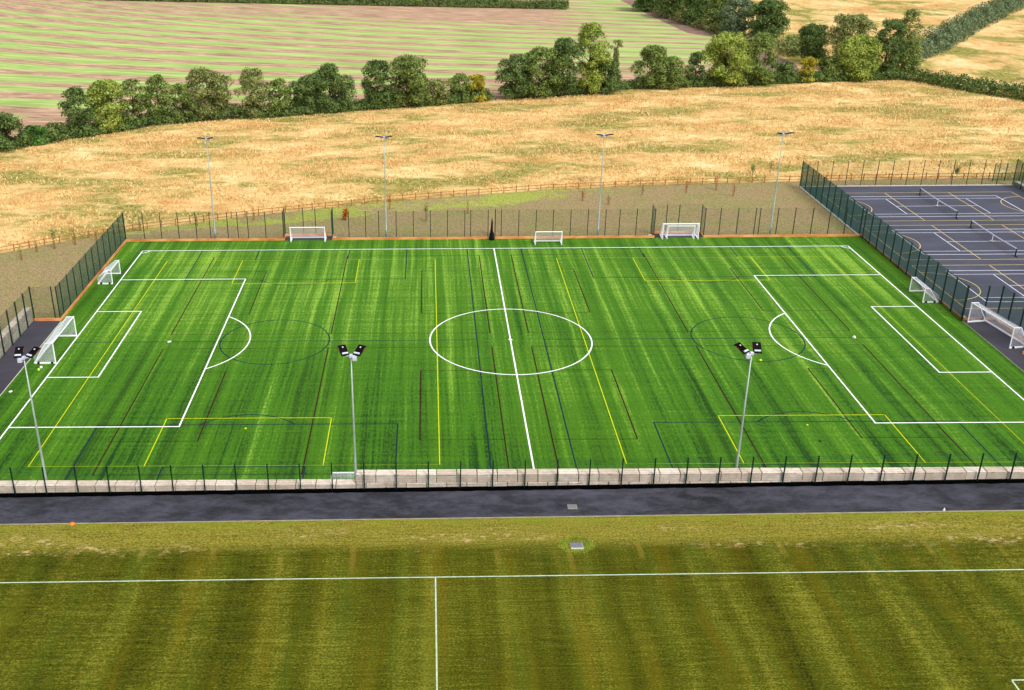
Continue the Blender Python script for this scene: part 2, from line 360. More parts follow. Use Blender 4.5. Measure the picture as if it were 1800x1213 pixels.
struct('upper_slope', poly([(86, 158.3), (113.6, 161.2), (126, 190), (143, 211), (168, 247), (195, 283), (228, 327), (400, 560), (1500, 3000), (110, 1500), (79, 352), (81, 300), (88, 243), (92, 215), (92, 185)], -.03), MT['meadow2'])
struct('right_slope', poly([(113.8, 161.2), (120.6, 146.6), (127.8, 134.3), (150.1, 100.2), (200, 30.5), (2500, 30.5), (2500, 3300), (1500, 3000), (400, 560), (228, 326.5), (168, 246.5), (126.2, 189.8)], -.025), MT['meadow3'])
struct('turf_pitch', poly([(-53.2, -36.4), (53.2, -36.4), (53.2, 36.05), (-53.2, 36.05)], 0), MT['turf'])
struct('court_surface', poly([(53.35, -36.4), (88.6, -36.4), (88.6, 62.35), (53.35, 62.35)], -.01), MT['court'])
m = poly([(-57.4, -36.4), (-53.2, -36.4), (-53.2, 6.35), (-56.6, 6.35), (-57.4, 6.35)], -.006)
struct('left_recess_paving', m, MT['recess'])
struct('right_recess_paving', poly([(53.2, -36.4), (57.0, -36.4), (57.0, 4.75), (53.2, 4.75)], .002), MT['recess'])
struct('goal_recess_paving', poly([(-30.2, 36.05), (-23.3, 36.05), (-23.3, 38.0), (-30.2, 38.0)], -.002), MT['recess'])
struct('goal_recess_paving', poly([(23.5, 36.05), (30.5, 36.05), (30.5, 38.0), (23.5, 38.0)], -.002), MT['recess'])
# raised earth behind the left block wall
m = MB(); xs = [-57.35, -59, -62, -66, -72, -80]; ys = [-60+2*i for i in range(36)]
def hb(x, y):
    t = max(0, min(1, (7-y)/9)); t = t*t*(3-2*t)
    return -.085 + (1.5 + max(0, -y-5)*.06)*t*max(0, min(1, (80+x)/16+.15)) if x > -79 else -.085
for j in range(len(ys)-1):
    for i in range(len(xs)-1):
        m.quad(*[(xs[a], ys[b], hb(xs[a], ys[b])) for a, b in ((i+1, j), (i, j), (i, j+1), (i+1, j+1))])
struct('earth_bank', m, MT['bank'])
# the upper level: road, kerb and mown field
X3 = [-2500, -90, 90, 2500]
def strip(ya, yb, dz):
    m = MB()
    for a, b in zip(X3[:-1], X3[1:]): m.quad((a, yb, zr(a)+dz), (b, yb, zr(b)+dz), (b, ya, zr(b)+dz), (a, ya, zr(a)+dz))
    return m
struct('access_road', strip(-37.3, -41.86, -.05), MT['road'])
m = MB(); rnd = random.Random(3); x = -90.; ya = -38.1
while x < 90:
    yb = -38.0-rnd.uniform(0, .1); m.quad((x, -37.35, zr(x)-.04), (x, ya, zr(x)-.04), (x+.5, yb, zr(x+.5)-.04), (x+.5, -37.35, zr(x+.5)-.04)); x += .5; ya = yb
struct('wall_foot_strip', m, MT['darkstrip'])  # flat near-black strip with an uneven outer edge along the wall foot
m = MB()
for a, b in zip(X3[:-1], X3[1:]):
    m.quad((a, -41.96, zr(a)+.03), (b, -41.96, zr(b)+.03), (b, -41.86, zr(b)+.03), (a, -41.86, zr(a)+.03))
    m.quad((a, -41.86, zr(a)-.05), (b, -41.86, zr(b)-.05), (b, -41.86, zr(b)+.03), (a, -41.86, zr(a)+.03))
    m.quad((a, -41.96, zr(a)), (b, -41.96, zr(b)), (b, -41.96, zr(b)+.03), (a, -41.96, zr(a)+.03))
struct('road_kerb', m, MT['kerb'])
struct('playing_field', strip(-41.96, -2500, 0), MT['field'])
# turf edging by the left recess
m = MB().box(-53.26, -53.18, -36.4, 6.2, -.02, .03); struct('turf_edging', m, MT['concrete'])
m = MB().box(53.16, 53.23, -36.4, 4.7, -.02, .02); struct('turf_edging', m, MT['kerb'])

# ------------------------------------------------------------------ painted markings
def ln(m, x0, y0, x1, y1, w_, z):
    a, b = Vector((x0, y0)), Vector((x1, y1)); d = (b-a).normalized(); n_ = Vector((-d.y, d.x))*w_/2; a = a-d*w_/2; b = b+d*w_/2
    m.quad((a.x-n_.x, a.y-n_.y, z), (b.x-n_.x, b.y-n_.y, z), (b.x+n_.x, b.y+n_.y, z), (a.x+n_.x, a.y+n_.y, z))
def arc(m, cx, cy, r_, a0, a1, w_, z, n=64):
    for i in range(n):
        t0 = R(a0+(a1-a0)*i/n); t1 = R(a0+(a1-a0)*(i+1)/n)
        m.quad(*[(cx+q*math.cos(t), cy+q*math.sin(t), z) for q, t in ((r_-w_/2, t0), (r_+w_/2, t0), (r_+w_/2, t1), (r_-w_/2, t1))])
def rect(m, x0, y0, x1, y1, w_, z):
    ln(m, x0, y0, x1, y0, w_, z); ln(m, x1, y0, x1, y1, w_, z); ln(m, x1, y1, x0, y1, w_, z); ln(m, x0, y1, x0, y0, w_, z)
L2, W2 = 49.85, 31.81
m = MB(); W = .155; z = .016
rect(m, -L2, -W2, L2, W2, W, z); ln(m, 0, -W2, 0, W2, W, z+.0005)
arc(m, 0, 0, 9.15, 0, 360, W, z+.001, 96)
for s in (-1, 1):
    ex = s*L2
    for d, h in ((16.5, 20.16), (5.5, 9.16)):
        ln(m, ex, h, ex-s*d, h, W, z+.0005); ln(m, ex, -h, ex-s*d, -h, W, z+.0005); ln(m, ex-s*d, h, ex-s*d, -h, W, z+.001)
    a = math.degrees(math.acos(5.5/9.15)); c0 = 0 if s < 0 else 180
    arc(m, s*(L2-11), 0, 9.15, c0-a, c0+a, W, z+.0015, 40)
    arc(m, s*(L2-11), 0, .11, 0, 360, .22, z, 16)
    for q in (-1, 1):
        a0 = {(-1, 1): -90, (1, 1): 180, (-1, -1): 0, (1, -1): 90}[(s, q)]
        arc(m, s*L2, q*W2, 1.0, a0, a0+90, .14, z+.0015, 12)
arc(m, 0, 0, .11, 0, 360, .22, z, 16)
struct('white_pitch_markings', m, MT['white'])
m = MB(); z = .012; W = .095
for s in (-1, 1):
    cx = s*26.85
    x0, x1 = cx-18.5, cx+18.5
    for x in (x0, x1): ln(m, x, -27.5, x, 27.5, .055 if x > 40 else W, z)
    for y in (-27.5, 27.5): ln(m, x0, y, x1, y, .03 if y < 0 else .045, z)
    for q in (-1, 1):
        ln(m, cx-8.05, q*27.5, cx-8.05, q*18.5, W, z); ln(m, cx+8.05, q*27.5, cx+8.05, q*18.5, W, z); ln(m, cx-8.05, q*18.5, cx+8.05, q*18.5, W, z)
struct('yellow_pitch_markings', m, MT['yellow'])
m = MB(); z = .008; W = .135
for s in (-1, 1):
    for q in (-1, 1):
        xa, xb = s*2.22, s*39.1
        for x in (xa, s*20.55, xb): ln(m, x, q*2, x, q*29, W, z)
        for y in (2, 29): ln(m, xa, q*y, xb, q*y, .07, z)
        for xg, xe in ((s*10.15, xa), (s*31.0, xb)):
            ln(m, xg, q*8, xg, q*23, W, z)
            for y in (8, 23): ln(m, xg, q*y, xe, q*y, .08, z)
struct('maroon_pitch_markings', m, MT['brown'])
m = MB(); z = .004; W = .14
for s in (-1, 1):
    cx = s*26.8
    ln(m, s*3.8, -W2, s*3.8, W2, W, z); ln(m, s*3.8, 0, s*L2, 0, .12, z)
    arc(m, cx, 0, 6.2, 0, 360, W, z)
    for q in (-1, 1):
        for x in (cx-14.5, cx+14.5): ln(m, x, q*W2, x, q*19.8, W, z)
        for x in (cx-6.4, cx+6.4): ln(m, x, q*W2, x, q*27.7, W, z)
        ln(m, cx-14.5, q*19.8, cx+14.5, q*19.8, .13, z); ln(m, cx-6.4, q*27.7, cx+6.4, q*27.7, .1, z)
        a = math.degrees(math.asin(4.56/6.1)); c0 = -90 if q > 0 else 90
        arc(m, cx, q*23.85, 6.1, c0-a, c0+a, W, z, 20)
struct('blue_pitch_markings', m, MT['blue'])
# field markings on the slope
def lnz(m, x0, y0, x1, y1, w_):
    n_ = max(1, int(abs(x1-x0)/20))
    for i in range(n_):
        a = (x0+(x1-x0)*i/n_, y0+(y1-y0)*i/n_); b = (x0+(x1-x0)*(i+1)/n_, y0+(y1-y0)*(i+1)/n_)
        d = (Vector(b)-Vector(a)).normalized(); n2 = Vector((-d.y, d.x))*w_/2
        m.quad(*[(p[0]+s*n2.x, p[1]+s*n2.y, zr(p[0])+.006) for p, s in ((a, -1), (b, -1), (b, 1), (a, 1))])
m = MB(); lnz(m, -90, -49.1, 90, -49.1, .10); lnz(m, -8.88, -49.16, -8.85, -110, .10)
lnz(m, 25.15, -59.75, 60, -59.75, .1); lnz(m, 25.15, -59.8, 25.15, -75, .1)
struct('field_markings', m, MT['fieldwhite'])
# three tennis and netball courts
mw, my = MB(), MB()
CXc = 70.8
for cy in (50.8, 33.4, 16.0):
    z = .006
    rect(my, CXc-15.45, cy-7.6, CXc+15.45, cy+7.6, .1, z)
    for x in (CXc-5.2, CXc+5.15): ln(my, x, cy-7.6, x, cy+7.6, .1, z)
    arc(my, CXc-15.45, cy, 4.9, -90, 90, .1, z+.001, 32); arc(my, CXc+15.45, cy, 4.9, 90, 270, .1, z+.001, 32)
    z = .002
    rect(mw, CXc-11.9, cy-5.49, CXc+11.9, cy+5.49, .12, z)
    for y in (-4.11, 4.11): ln(mw, CXc-11.9, cy+y, CXc+11.9, cy+y, .1, z)
    for x in (-6.4, 6.4): ln(mw, CXc+x, cy-4.11, CXc+x, cy+4.11, .1, z)
    ln(mw, CXc-6.4, cy, CXc+6.4, cy, .1, z)
struct('white_court_markings', mw, MT['courtwhite']); struct('yellow_court_markings', my, MT['courtyellow'])

# ------------------------------------------------------------------ block retaining walls
def blockwall(name, label, x0, x1, y0, y1, ztop, courses, off=0.):
    m = MB(); k = 0
    rnd = random.Random(5)
    for c in range(courses):
        zt = ztop-.8*c; x = x0 + (0 if c % 2 == 0 else -.8)
        while x < x1-.05:
            a, b = max(x, x0), min(x+1.6, x1)
            if b-a > .1:
                j = rnd.uniform(-.02, .02)
                m.bevelbox(a+.03, b-.03, y0+j, y1+j, zt-.785, zt, .035)
            x += 1.6
    return tag(m.build(name, MT['block']), label, 'wall')
blockwall('block_wall', 'long higher stretch of pale stained concrete block wall beside the dark road', -15.1, 104.9, -37.4, -36.6, 5.02, 7)
blockwall('block_wall', 'lower left stretch of pale concrete block wall, one course lower', -103.1, -15.1, -37.4, -36.6, 4.16, 6)
# wall by the left recess (runs along y)
m = MB(); rnd = random.Random(8)
for c in range(2):
    y = 6.3 + (.4 if c else 0)
    while y > -36.5:
        a, b = min(y, 6.3), y-1.6
        m.bevelbox(-57.4, -56.6+rnd.uniform(-.01, .01), b+.02, a-.02, .92*c, .92*c+.90, .03); y -= 1.6
tag(m.build('block_wall', MT['block']), 'two course block wall behind the paved recess on the left', 'wall')
m = MB(); y = 62.6
while y > -36:
    m.bevelbox(88.75, 89.5, y-2.38, y, -.08, .62, .03); y -= 2.4
tag(m.build('block_wall', MT['concrete']), 'low whitish block wall along the right edge of the tennis courts', 'wall')

# ------------------------------------------------------------------ timber kickboards
def board(label, a, b, h=.34, t=.10):
    a, b = Vector((*a, 0)), Vector((*b, 0)); d = (b-a); n_ = max(1, round(d.length/2.4)); rz = math.atan2(d.y, d.x)
    m = MB(); l = d.length/n_; rnd = random.Random(int(a.x*7+a.y))
    for i in range(n_):
        j = rnd.uniform(-.006, .006); m.bevelbox(i*l+.006, (i+1)*l-.006, -t/2+j, t/2+j, -.03, h+j, .01)
    o = m.build('timber_kickboard', MT['timber']); o.location = a; o.rotation_euler[2] = rz
    return tag(o, label, 'kickboard', 'timber kickboards round the pitch')
board('orange timber board along far edge between left corner and left goal recess', (-53.3, 36.1), (-30.3, 36.1))
board('orange timber board along far edge between left goal recess and the gate', (-23.2, 36.1), (-.55, 36.1))
board('orange timber board along far edge between the gate and right goal recess', (.4, 36.1), (23.4, 36.1))
board('orange timber board along far edge from right goal recess to right corner', (30.6, 36.1), (53.15, 36.1))
board('orange timber board at the back of the left far goal recess', (-30.3, 38.05), (-23.2, 38.05))
board('orange timber board at the back of the right far goal recess', (23.4, 38.05), (30.6, 38.05))
board('short orange board on left side of the left far goal recess', (-30.25, 36.17), (-30.25, 38.0))
board('short orange board on right side of the left far goal recess', (-23.25, 38.0), (-23.25, 36.17))
board('short orange board on left side of the right far goal recess', (23.45, 36.17), (23.45, 38.0))
board('short orange board on right side of the right far goal recess', (30.55, 38.0), (30.55, 36.17))
board('long orange timber board down the left side of the green pitch', (-53.3, 36.0), (-53.3, 6.5))
board('orange timber board across the far end of the left paved recess', (-56.5, 6.42), (-53.3, 6.42))
board('long orange timber board between green pitch and tennis courts', (53.2, 36.0), (53.2, 4.85))
board('orange timber board across the far end of the right paved recess', (53.2, 4.8), (57.05, 4.8))
board('orange timber board behind the large goal at the right edge', (57.05, 4.7), (57.05, -4.6), .35)
board('short orange board stub past the large goal at the right edge', (57.0, -4.7), (55.3, -4.7), .35)
# pale edging of the courts
m = MB().box(53.0, 53.2, 36.2, 62.6, -.08, .1); tag(m.build('court_edging', MT['concrete']), 'pale concrete edging on left edge of the courts beyond the pitch corner', 'edging')
m = MB().box(53.22, 89.0, 62.4, 62.6, -.08, .1); tag(m.build('court_edging', MT['concrete']), 'pale concrete edging along the far edge of the courts', 'edging')

# ------------------------------------------------------------------ mesh fences
PANEL = {}
def panel_mesh(L, H, wv, wh):
    k = (round(L, 2), round(H, 2), wv)
    if k in PANEL: return PANEL[k]
    v = []; fc = []
    def wire(a, b, w_):
        n_ = len(v); d = Vector(b)-Vector(a)
        if abs(d.z) > abs(d.x): o = ((-w_/2, -w_/2, 0), (w_/2, -w_/2, 0), (0, w_/2, 0))
        else: o = ((0, -w_/2, -w_/2), (0, -w_/2, w_/2), (0, w_/2, 0))
        for p in (a, b):
            for q in o: v.append((p[0]+q[0], p[1]+q[1], p[2]+q[2]))
        for i in range(3):
            j = (i+1) % 3; fc.append((n_+i, n_+j, n_+3+j, n_+3+i))
    n_ = int((L-.08)/.05)
    for i in range(n_+1):
        x = .04+(L-.08)*i/n_; wire((x, 0, .05), (x, 0, H), wv)
    nh = int(H/.2)
    for i in range(nh+1):
        z_ = .06+(H-.08)*i/nh; wire((.03, .007, z_), (L-.03, .007, z_), wh)
    me = bpy.data.meshes.new('mesh_panel'); me.from_pydata(v, [], fc); me.materials.append(MT['wire']); PANEL[k] = me
    return me
POST = {}
def post_mesh(H, w_):
    k = (round(H, 2), w_)
    if k in POST: return POST[k]
    m = MB().bevelbox(-w_/2, w_/2, -w_/2, w_/2, -.1, H, .008); m.box(-w_/2-.006, w_/2+.006, -w_/2-.006, w_/2+.006, H, H+.02)
    for i in range(int(H/.6)): m.box(-w_/2-.012, w_/2+.012, w_/2, w_/2+.02, .3+.6*i, .36+.6*i)
    me = bpy.data.meshes.new('post'); me.from_pydata(m.v, [], m.f); me.materials.append(MT['gate']); POST[k] = me
    return me
def fence(label, runs, H=4.4, pw=.08, wv=.006, wh=.007, zf=None, thin=None):
    """runs: lists of (x, y) post positions; a panel spans each consecutive pair"""
    t = thing('mesh_fence', label, 'fence', (runs[0][0][0], runs[0][0][1], zf(runs[0][0][0]) if zf else 0))
    ox, oy, oz = t.location
    seen = set()
    for run in runs:
        for i, (x, y) in enumerate(run):
            zb = zf(x) if zf else 0
            if (round(x, 1), round(y, 1)) not in seen:
                seen.add((round(x, 1), round(y, 1)))
                p = link('post', post_mesh(H, pw), t); p.location = (x-ox, y-oy, zb-oz)
            if i+1 < len(run):
                x2, y2 = run[i+1]; L = math.hypot(x2-x, y2-y)
                q = link('mesh_panel', panel_mesh(L, H-.03, wv, wh), t); q.location = (x-ox, y-oy, zb-oz)
                q.rotation_euler = (0, -math.atan2((zf(x2)-zb) if zf else 0, L), math.atan2(y2-y, x2-x))
    return t
FX1 = [-53.35, -50.6, -48.09, -45.54, -42.95, -40.92, -38.37, -36.9, -35.42, -32.88, -30.3]
FX2 = [-23.25, -20.78, -18.34, -16.43, -13.91, -11.43, -8.96, -6.49, -3.99, -3.14, -.62]
FX3 = [.42, 1.28, 3.79, 6.3, 8.77, 11.27, 13.77, 16.31, 18.32, 20.77, 23.4]
FX4 = [30.6, 32.78, 35.29, 37.81, 38.44, 40.99, 43.45, 45.99, 48.45, 50.8, 53.1]
Yf = 36.24
fence('tall dark green mesh fence along the far touchline, stepping back around two goal recesses',
      [[(x, Yf) for x in FX1] + [(-30.3, 38.2), (-27.6, 38.2), (-25.8, 38.2), (-23.25, 38.2), (-23.25, Yf)] + [(x, Yf) for x in FX2[1:]],
       [(x, Yf) for x in FX3] + [(23.4, 38.2), (25.5, 38.2), (27.3, 38.2), (30.6, 38.2), (30.6, Yf)] + [(x, Yf) for x in FX4[1:]]], H=4.3, pw=.095, wv=.005, wh=.006)
fence('dark green mesh fence down the left side of the pitch above the orange board',
      [[(-53.43, 36.3)] + [(-53.43, 33.8-2.57*i) for i in range(10)] + [(-53.43, 8.1), (-53.43, 6.6), (-54.0, 6.6), (-56.55, 6.6)]], H=4.3, pw=.1, wv=.010)
fence('dark green mesh fence in front of the block wall at the left edge',
      [[(-56.53, 6.55)] + [(-56.53, 4.29-2.5*i) for i in range(17)]], H=4.3, pw=.13, wv=.0055, wh=.006)
fence('tall dark green mesh fence between the pitch and the tennis courts',
      [[(53.1, 62.5)] + [(53.1, 59.9-2.52*i) for i in range(9)] + [(53.1, 36.3), (53.1, 35.1)] + [(53.1, 32.7-2.52*i) for i in range(11)] + [(53.1, 4.75)]], H=4.4, pw=.13, wv=.012, wh=.009)
fence('dark green mesh fence behind the large goal at the right edge',
      [[(53.1, 4.62), (55.45, 4.56), (57.05, 4.53), (57.1, 2.3), (57.1, -.2), (57.1, -2.5), (57.1, -4.7)] + [(57.1, -7.2-2.5*i) for i in range(12)]], H=4.4, pw=.13, wv=.009, wh=.009)
fence('tall green mesh fence along the far side of the tennis courts before the meadow',
      [[(53.1+2.52*i, 62.52) for i in range(14)] + [(88.55, 62.52)]], H=4.35, pw=.08, wv=.005, wh=.006)
fence('green mesh fence along the right side of the tennis courts by the low wall',
      [[(88.6, 62.6-2.52*i) for i in range(20)]], H=4.4, pw=.1, wv=.012, wh=.012)
fence('short green fence return beyond the far right corner of the courts',
      [[(86.6, 65.3), (88.6, 65.3), (91.1, 65.3), (93.6, 65.3)]], H=3.0, pw=.1, wv=.014, wh=.012)
NX = [-42.3-2.53*i for i in range(18, 0, -1)] + [-42.3+2.535*i for i in range(32)] + [36.9+2.53*(i+1) for i in range(20)]
fence('long green mesh fence beside the dark road, standing in front of the block wall', [[(x, -37.56) for x in NX]],
      H=2.42, pw=.09, wv=.004, wh=.009, zf=lambda x: zr(x)-.03)
# timber post and rail fence
def resample(path, step):
    out = [Vector(path[0])]; d = 0; carry = step
    for a, b in zip(path[:-1], path[1:]):
        a, b = Vector(a), Vector(b); L = (b-a).length; p = carry
        while p <= L: out.append(a+(b-a)*p/L); p += step
        carry = p-L
    return out
rp = resample(rail_path[1:], 2.15)[:100]
t = thing('rail_fence', 'weathered orange brown post and rail fence along the meadow edge', 'fence', (rp[0].x, rp[0].y, 0)); o0 = rp[0]
rnd = random.Random(4)
m = MB().bevelbox(-.07, .07, -.06, .06, -.1, 1.05, .01); pm = bpy.data.meshes.new('post'); pm.from_pydata(m.v, [], m.f); pm.materials.append(MT['oldwood'])
for p in rp:
    q = link('post', pm, t); q.location = (p.x-o0.x, p.y-o0.y, 0); q.rotation_euler[2] = rnd.uniform(-.2, .2); q.scale[2] = rnd.uniform(.9, 1.06)
for h in (.35, .85):
    m = MB()
    for a, b in zip(rp[:-1], rp[1:]): m.bar((a.x-o0.x, a.y-o0.y-.07, h+rnd.uniform(-.02, .02)), (b.x-o0.x, b.y-o0.y-.07, h+rnd.uniform(-.02, .02)), .04, .085)
    m.build('rail', MT['oldwood'], t)

# ------------------------------------------------------------------ gate gap and cover at the far side
t = thing('pedestrian_gate', 'dark green mesh gate leaf standing open at the middle of far fence', 'gate', (.42, 36.4, 0))
link('gate_leaf', panel_mesh(1.2, 4.2, .012, .012), t).rotation_euler[2] = R(88)
m = MB().bar((0, 0, 0), (0, 0, 4.3), .08); m.bar((.04, 1.22, 0), (.04, 1.22, 4.2), .06); m.bar((.02, 0, 4.2), (.04, 1.2, 4.2), .05); m.build('frame', MT['gate'], t)
m = MB(); m.tube([(0, 0, .0), (0, 0, .25), (.02, 0, .9), (-.02, 0, 1.25), (0, 0, 1.9), (.02, 0, 2.7), (0, 0, 3.2)], [.42, .40, .34, .2, .16, .12, .04], 9)
o = m.build('furled_parasol', MT['darkcloth'], smooth=True); o.location = (-.1, 35.75, 0)
tag(o, 'black furled cover tapering upwards in the gap of the far fence', 'parasol')

# ------------------------------------------------------------------ goals
def goal(name, label, W_, H_, D_, loc, rz, top=.9, tw=.11, wheels=True, basebar=True, group='portable white goals'):
    """local frame: mouth along x, net behind towards +y"""
    t = thing(name, label, 'goal', loc, rz, group); h = W_/2
    fr = MB()
    for s in (-1, 1): fr.bar((s*h, 0, 0), (s*h, 0, H_), tw, n=8)
    fr.bar((-h-tw/2, 0, H_), (h+tw/2, 0, H_), tw, n=8); fr.build('front_frame', MT['goalwhite'], t)
    for s in (-1, 1):
        bs = MB().bar((s*h, 0, tw/2), (s*h, D_, tw/2), tw*1.15); bs.build('side_base_bar', MT['goalwhite'], t)
        st = MB().bar((s*h, 0, H_), (s*h, top, H_-.03), tw*.6); st.bar((s*h, top, H_-.03), (s*h, D_, .1), tw*.55); st.build('net_support', MT['goalwhite'], t)
        if wheels:
            for y in (.35, D_-.45):
                w_ = MB().tube([(s*(h+.07), y, .12), (s*(h+.16), y, .12)], [.14, .14], 12); w_.build('wheel', MT['rubber'], t)
    if basebar: MB().bar((-h, D_, tw/2), (h, D_, tw/2), tw*1.2).build('rear_base_bar', MT['goalwhite'], t)
    n = MB(); c = .12; th = .015
    def W3(a, b): n.bar(a, b, th, n=3)
    k = int(W_/c)
    for i in range(k+1):
        x = -h+W_*i/k; sg = .12*math.sin(math.pi*i/k)
        W3((x, 0, H_), (x, top, H_-.05-sg)); W3((x, top, H_-.05-sg), (x, D_-sg*.6, .9)); W3((x, D_-sg*.6, .9), (x, D_, .1))
    for fr_ in range(int(top/c)+1): W3((-h, fr_*c, H_-.02), (h, fr_*c, H_-.02))
    kk = int(H_/c)
    for i in range(kk+1):
        z_ = .1+(H_-.15)*i/kk; y = top+(D_-top)*(1-(z_-.1)/(H_-.15))*.97
        W3((-h, y, z_), (h, y, z_))
        for s in (-1, 1): W3((s*h, .02, z_), (s*h, y, z_))
    for s in (-1, 1):
        q = int(D_/c)
        for i in range(1, q):
            y = D_*i/q; zt = H_ if y < top else H_*(1-(y-top)/(D_-top))
            W3((s*h, y, .05), (s*h, y, zt))
    n.build('net', MT['net'], t)
    return t
# rotation: mouth direction; rz=90deg puts the net towards -x, rz=-90 towards +x
goal('football_goal', 'full size white goal on the left goal line with sloping net', 7.4, 2.44, 2.3, (-50.0, -1.95, 0), R(90), top=.85, tw=.13)
goal('football_goal', 'smaller white goal near the far left corner of the pitch', 3.85, 1.9, 1.9, (-50.5, 20.6, 0), R(90), top=.5, tw=.12)
goal('football_goal', 'smaller white goal on the turf beside the fence to the courts', 3.8, 1.87, 1.85, (51.05, 12.3, 0), R(-90), top=.55, tw=.12)
goal('football_goal', 'full size white goal on the paved recess at the right edge', 7.45, 2.44, 2.2, (54.15, .5, 0), math.atan2(-7.45, 1.1)+R(0), top=.85, tw=.13)
goal('football_goal', 'white goal standing alone in the left far recess', 4.95, 2.2, 1.9, (-26.72, 35.3, 0), 0, top=.2, tw=.13, wheels=False)
goal('football_goal', 'small white goal on turf before the far fence, right of the gate', 3.75, 1.95, 1.6, (7.85, 33.2, 0), 0, top=.2, tw=.12, wheels=False)
goal('football_goal', 'wider white goal of the nested pair in the right far recess', 5.1, 2.3, 1.9, (27.05, 35.3, 0), R(-1), top=.5, tw=.12, wheels=False)
goal('football_goal', 'narrower white goal nested inside the wider one in the right far recess', 3.85, 1.95, 1.5, (27.1, 35.42, 0), R(-1), top=.2, tw=.12, wheels=False)
goal('football_goal', 'white goal whose top shows above the lower block wall beside a mast', 4.9, 1.95, 1.5, (-15.1, -32.0, 0), R(180), top=.5, tw=.12, wheels=False)

# ------------------------------------------------------------------ floodlight masts
def mast(label, loc, angs, cab=-1, first=None):
    t = thing('floodlight_mast', label, 'floodlight mast', loc, 0, 'floodlight masts round the pitch')
    m = MB(); m.tube([(0, 0, 0), (0, 0, 1.2), (0, 0, 1.22), (0, 0, 8), (0, 0, 14.7)], [.15, .15, .12, .085, .05], 12); m.build('pole', MT['galv'], t, True)
    m = MB().bevelbox(-.3, .3, -.3, .3, -.05, .06, .02); m.build('base_plate', MT['galv'], t)
    s = -1 if loc[1] > 0 else 1                       # lamps face the pitch
    m = MB().bar((-.55, s*.06, 14.72), (.55, s*.06, 14.72), .09, .08); m.bevelbox(-.12, .12, -.12, .12, 14.6, 14.85, .02); m.build('cross_arm', MT['lampfin'], t)
    m = MB().bevelbox(cab*.28-.16, cab*.28+.16, -s*.12-.1, -s*.12+.1, 14.38, 14.72, .02); m.build('control_box', MT['lampfin'], t)
    for k, (cx, an) in enumerate(zip((-.44, .44), angs)):
        h = bpy.data.objects.new('floodlight', None); C.objects.link(h); h.parent = t; h.location = (cx, s*.05, 14.8)
        mm = MB().bevelbox(-.32, .32, -.1, 1.0, -.05, .07, .02)
        for i in range(6): mm.box(-.24+.09*i, -.225+.09*i, .18, .94, .07, .11)
        me = bpy.data.meshes.new('floodlight'); me.from_pydata(mm.v, [], mm.f); me.materials.append(MT['lamp'])
        C.objects.unlink(h); bpy.data.objects.remove(h)
        h = link('floodlight', me, t); h.location = (cx, s*.05, 14.8)
        h.rotation_euler = (R(24 if s > 0 else 14), 0, R(an) + (math.pi if s < 0 else 0))
        d = MB().bevelbox(-.24, .24, -.02, .12, .075, .17, .015); d.build('driver_box', MT['lampfin'], h)
        d = MB().bevelbox(-.055, .055, .62, .74, .112, .15, .01); d.build('sensor', MT['lampfin'], h)
        d = MB(); d.box(-.34, -.322, .45, .85, -.03, .04); d.box(.322, .34, .45, .85, -.03, .04); d.build('lens_edge', MT['lens'], h)
    return t
mast('near grey floodlight mast at left edge with black twin lamps', (-40.3, -36.0, 0), (8, -28), -1)
mast('near grey floodlight mast left of centre where the block wall steps up', (-15.2, -36.0, 0), (22, -28), 1)
mast('near grey floodlight mast on the right with twin black lamps', (15.3, -36.0, 0), (38, -8), -1)
mast('far left floodlight mast behind the far fence with lamps over the meadow', (-40.45, 37.15, 0), (-25, 25), 1)
mast('far floodlight mast between the left goal recess and the gate', (-15.4, 37.1, 0), (-30, 28), 1)
mast('far floodlight mast between the small goal and right goal recess', (15.45, 37.1, 0), (-30, 28), -1)
mast('far right floodlight mast behind the far fence near the tennis courts', (40.5, 37.15, 0), (-28, 30), -1)
mast('near grey floodlight mast on the far right outside the picture', (40.5, -36.0, 0), (28, -28), -1)

# ------------------------------------------------------------------ tennis nets
def tnet(label, y):
    t = thing('tennis_net', label, 'tennis net', (CXc, y, 0), 0, 'tennis nets on the hard courts')
    for s in (-1, 1):
        m = MB().bevelbox(-.05, .05, s*6.4-.05, s*6.4+.05, 0, 1.1, .01); m.box(-.09, .09, s*6.4-.45, s*6.4+.12, 0, .08); m.build('post', MT['lamp'], t)
    m = MB(); N_ = 24
    zt = lambda y: .95+.12*(abs(y)/6.4)**1.3
    for i in range(N_):
        a, b = -6.4+12.8*i/N_, -6.4+12.8*(i+1)/N_; m.bar((0, a, zt(a)), (0, b, zt(b)), .05, .14)
    m.build('top_band', MT['courtwhite'], t)
    m = MB()
    for i in range(107):
        y_ = -6.35+12.7*i/106; m.bar((0, y_, .06), (0, y_, zt(y_)-.05), .008, n=3)
    for i in range(8):
        for a, b in ((-6.35, 0), (0, 6.35)): m.bar((0, a, .06+.11*i), (0, b, .06+.11*i), .008, n=3)
    m.build('net', MT['lamp'], t)
    m = MB().box(-.03, .03, -.04, .04, 0, .93); m.build('centre_strap', MT['courtwhite'], t)
    m = MB().bevelbox(-.5, .5, -.06, .06, 0.01, .07, .01); m.bevelbox(-.06, .06, -.35, .35, 0.012, .075, .01); m.build('strap_base', MT['concrete'], t)
tnet('tennis net on the farthest hard court', 50.8); tnet('tennis net on the middle hard court, second from the far fence', 33.4)
tnet('tennis net on the third hard court from the far fence', 16.0)

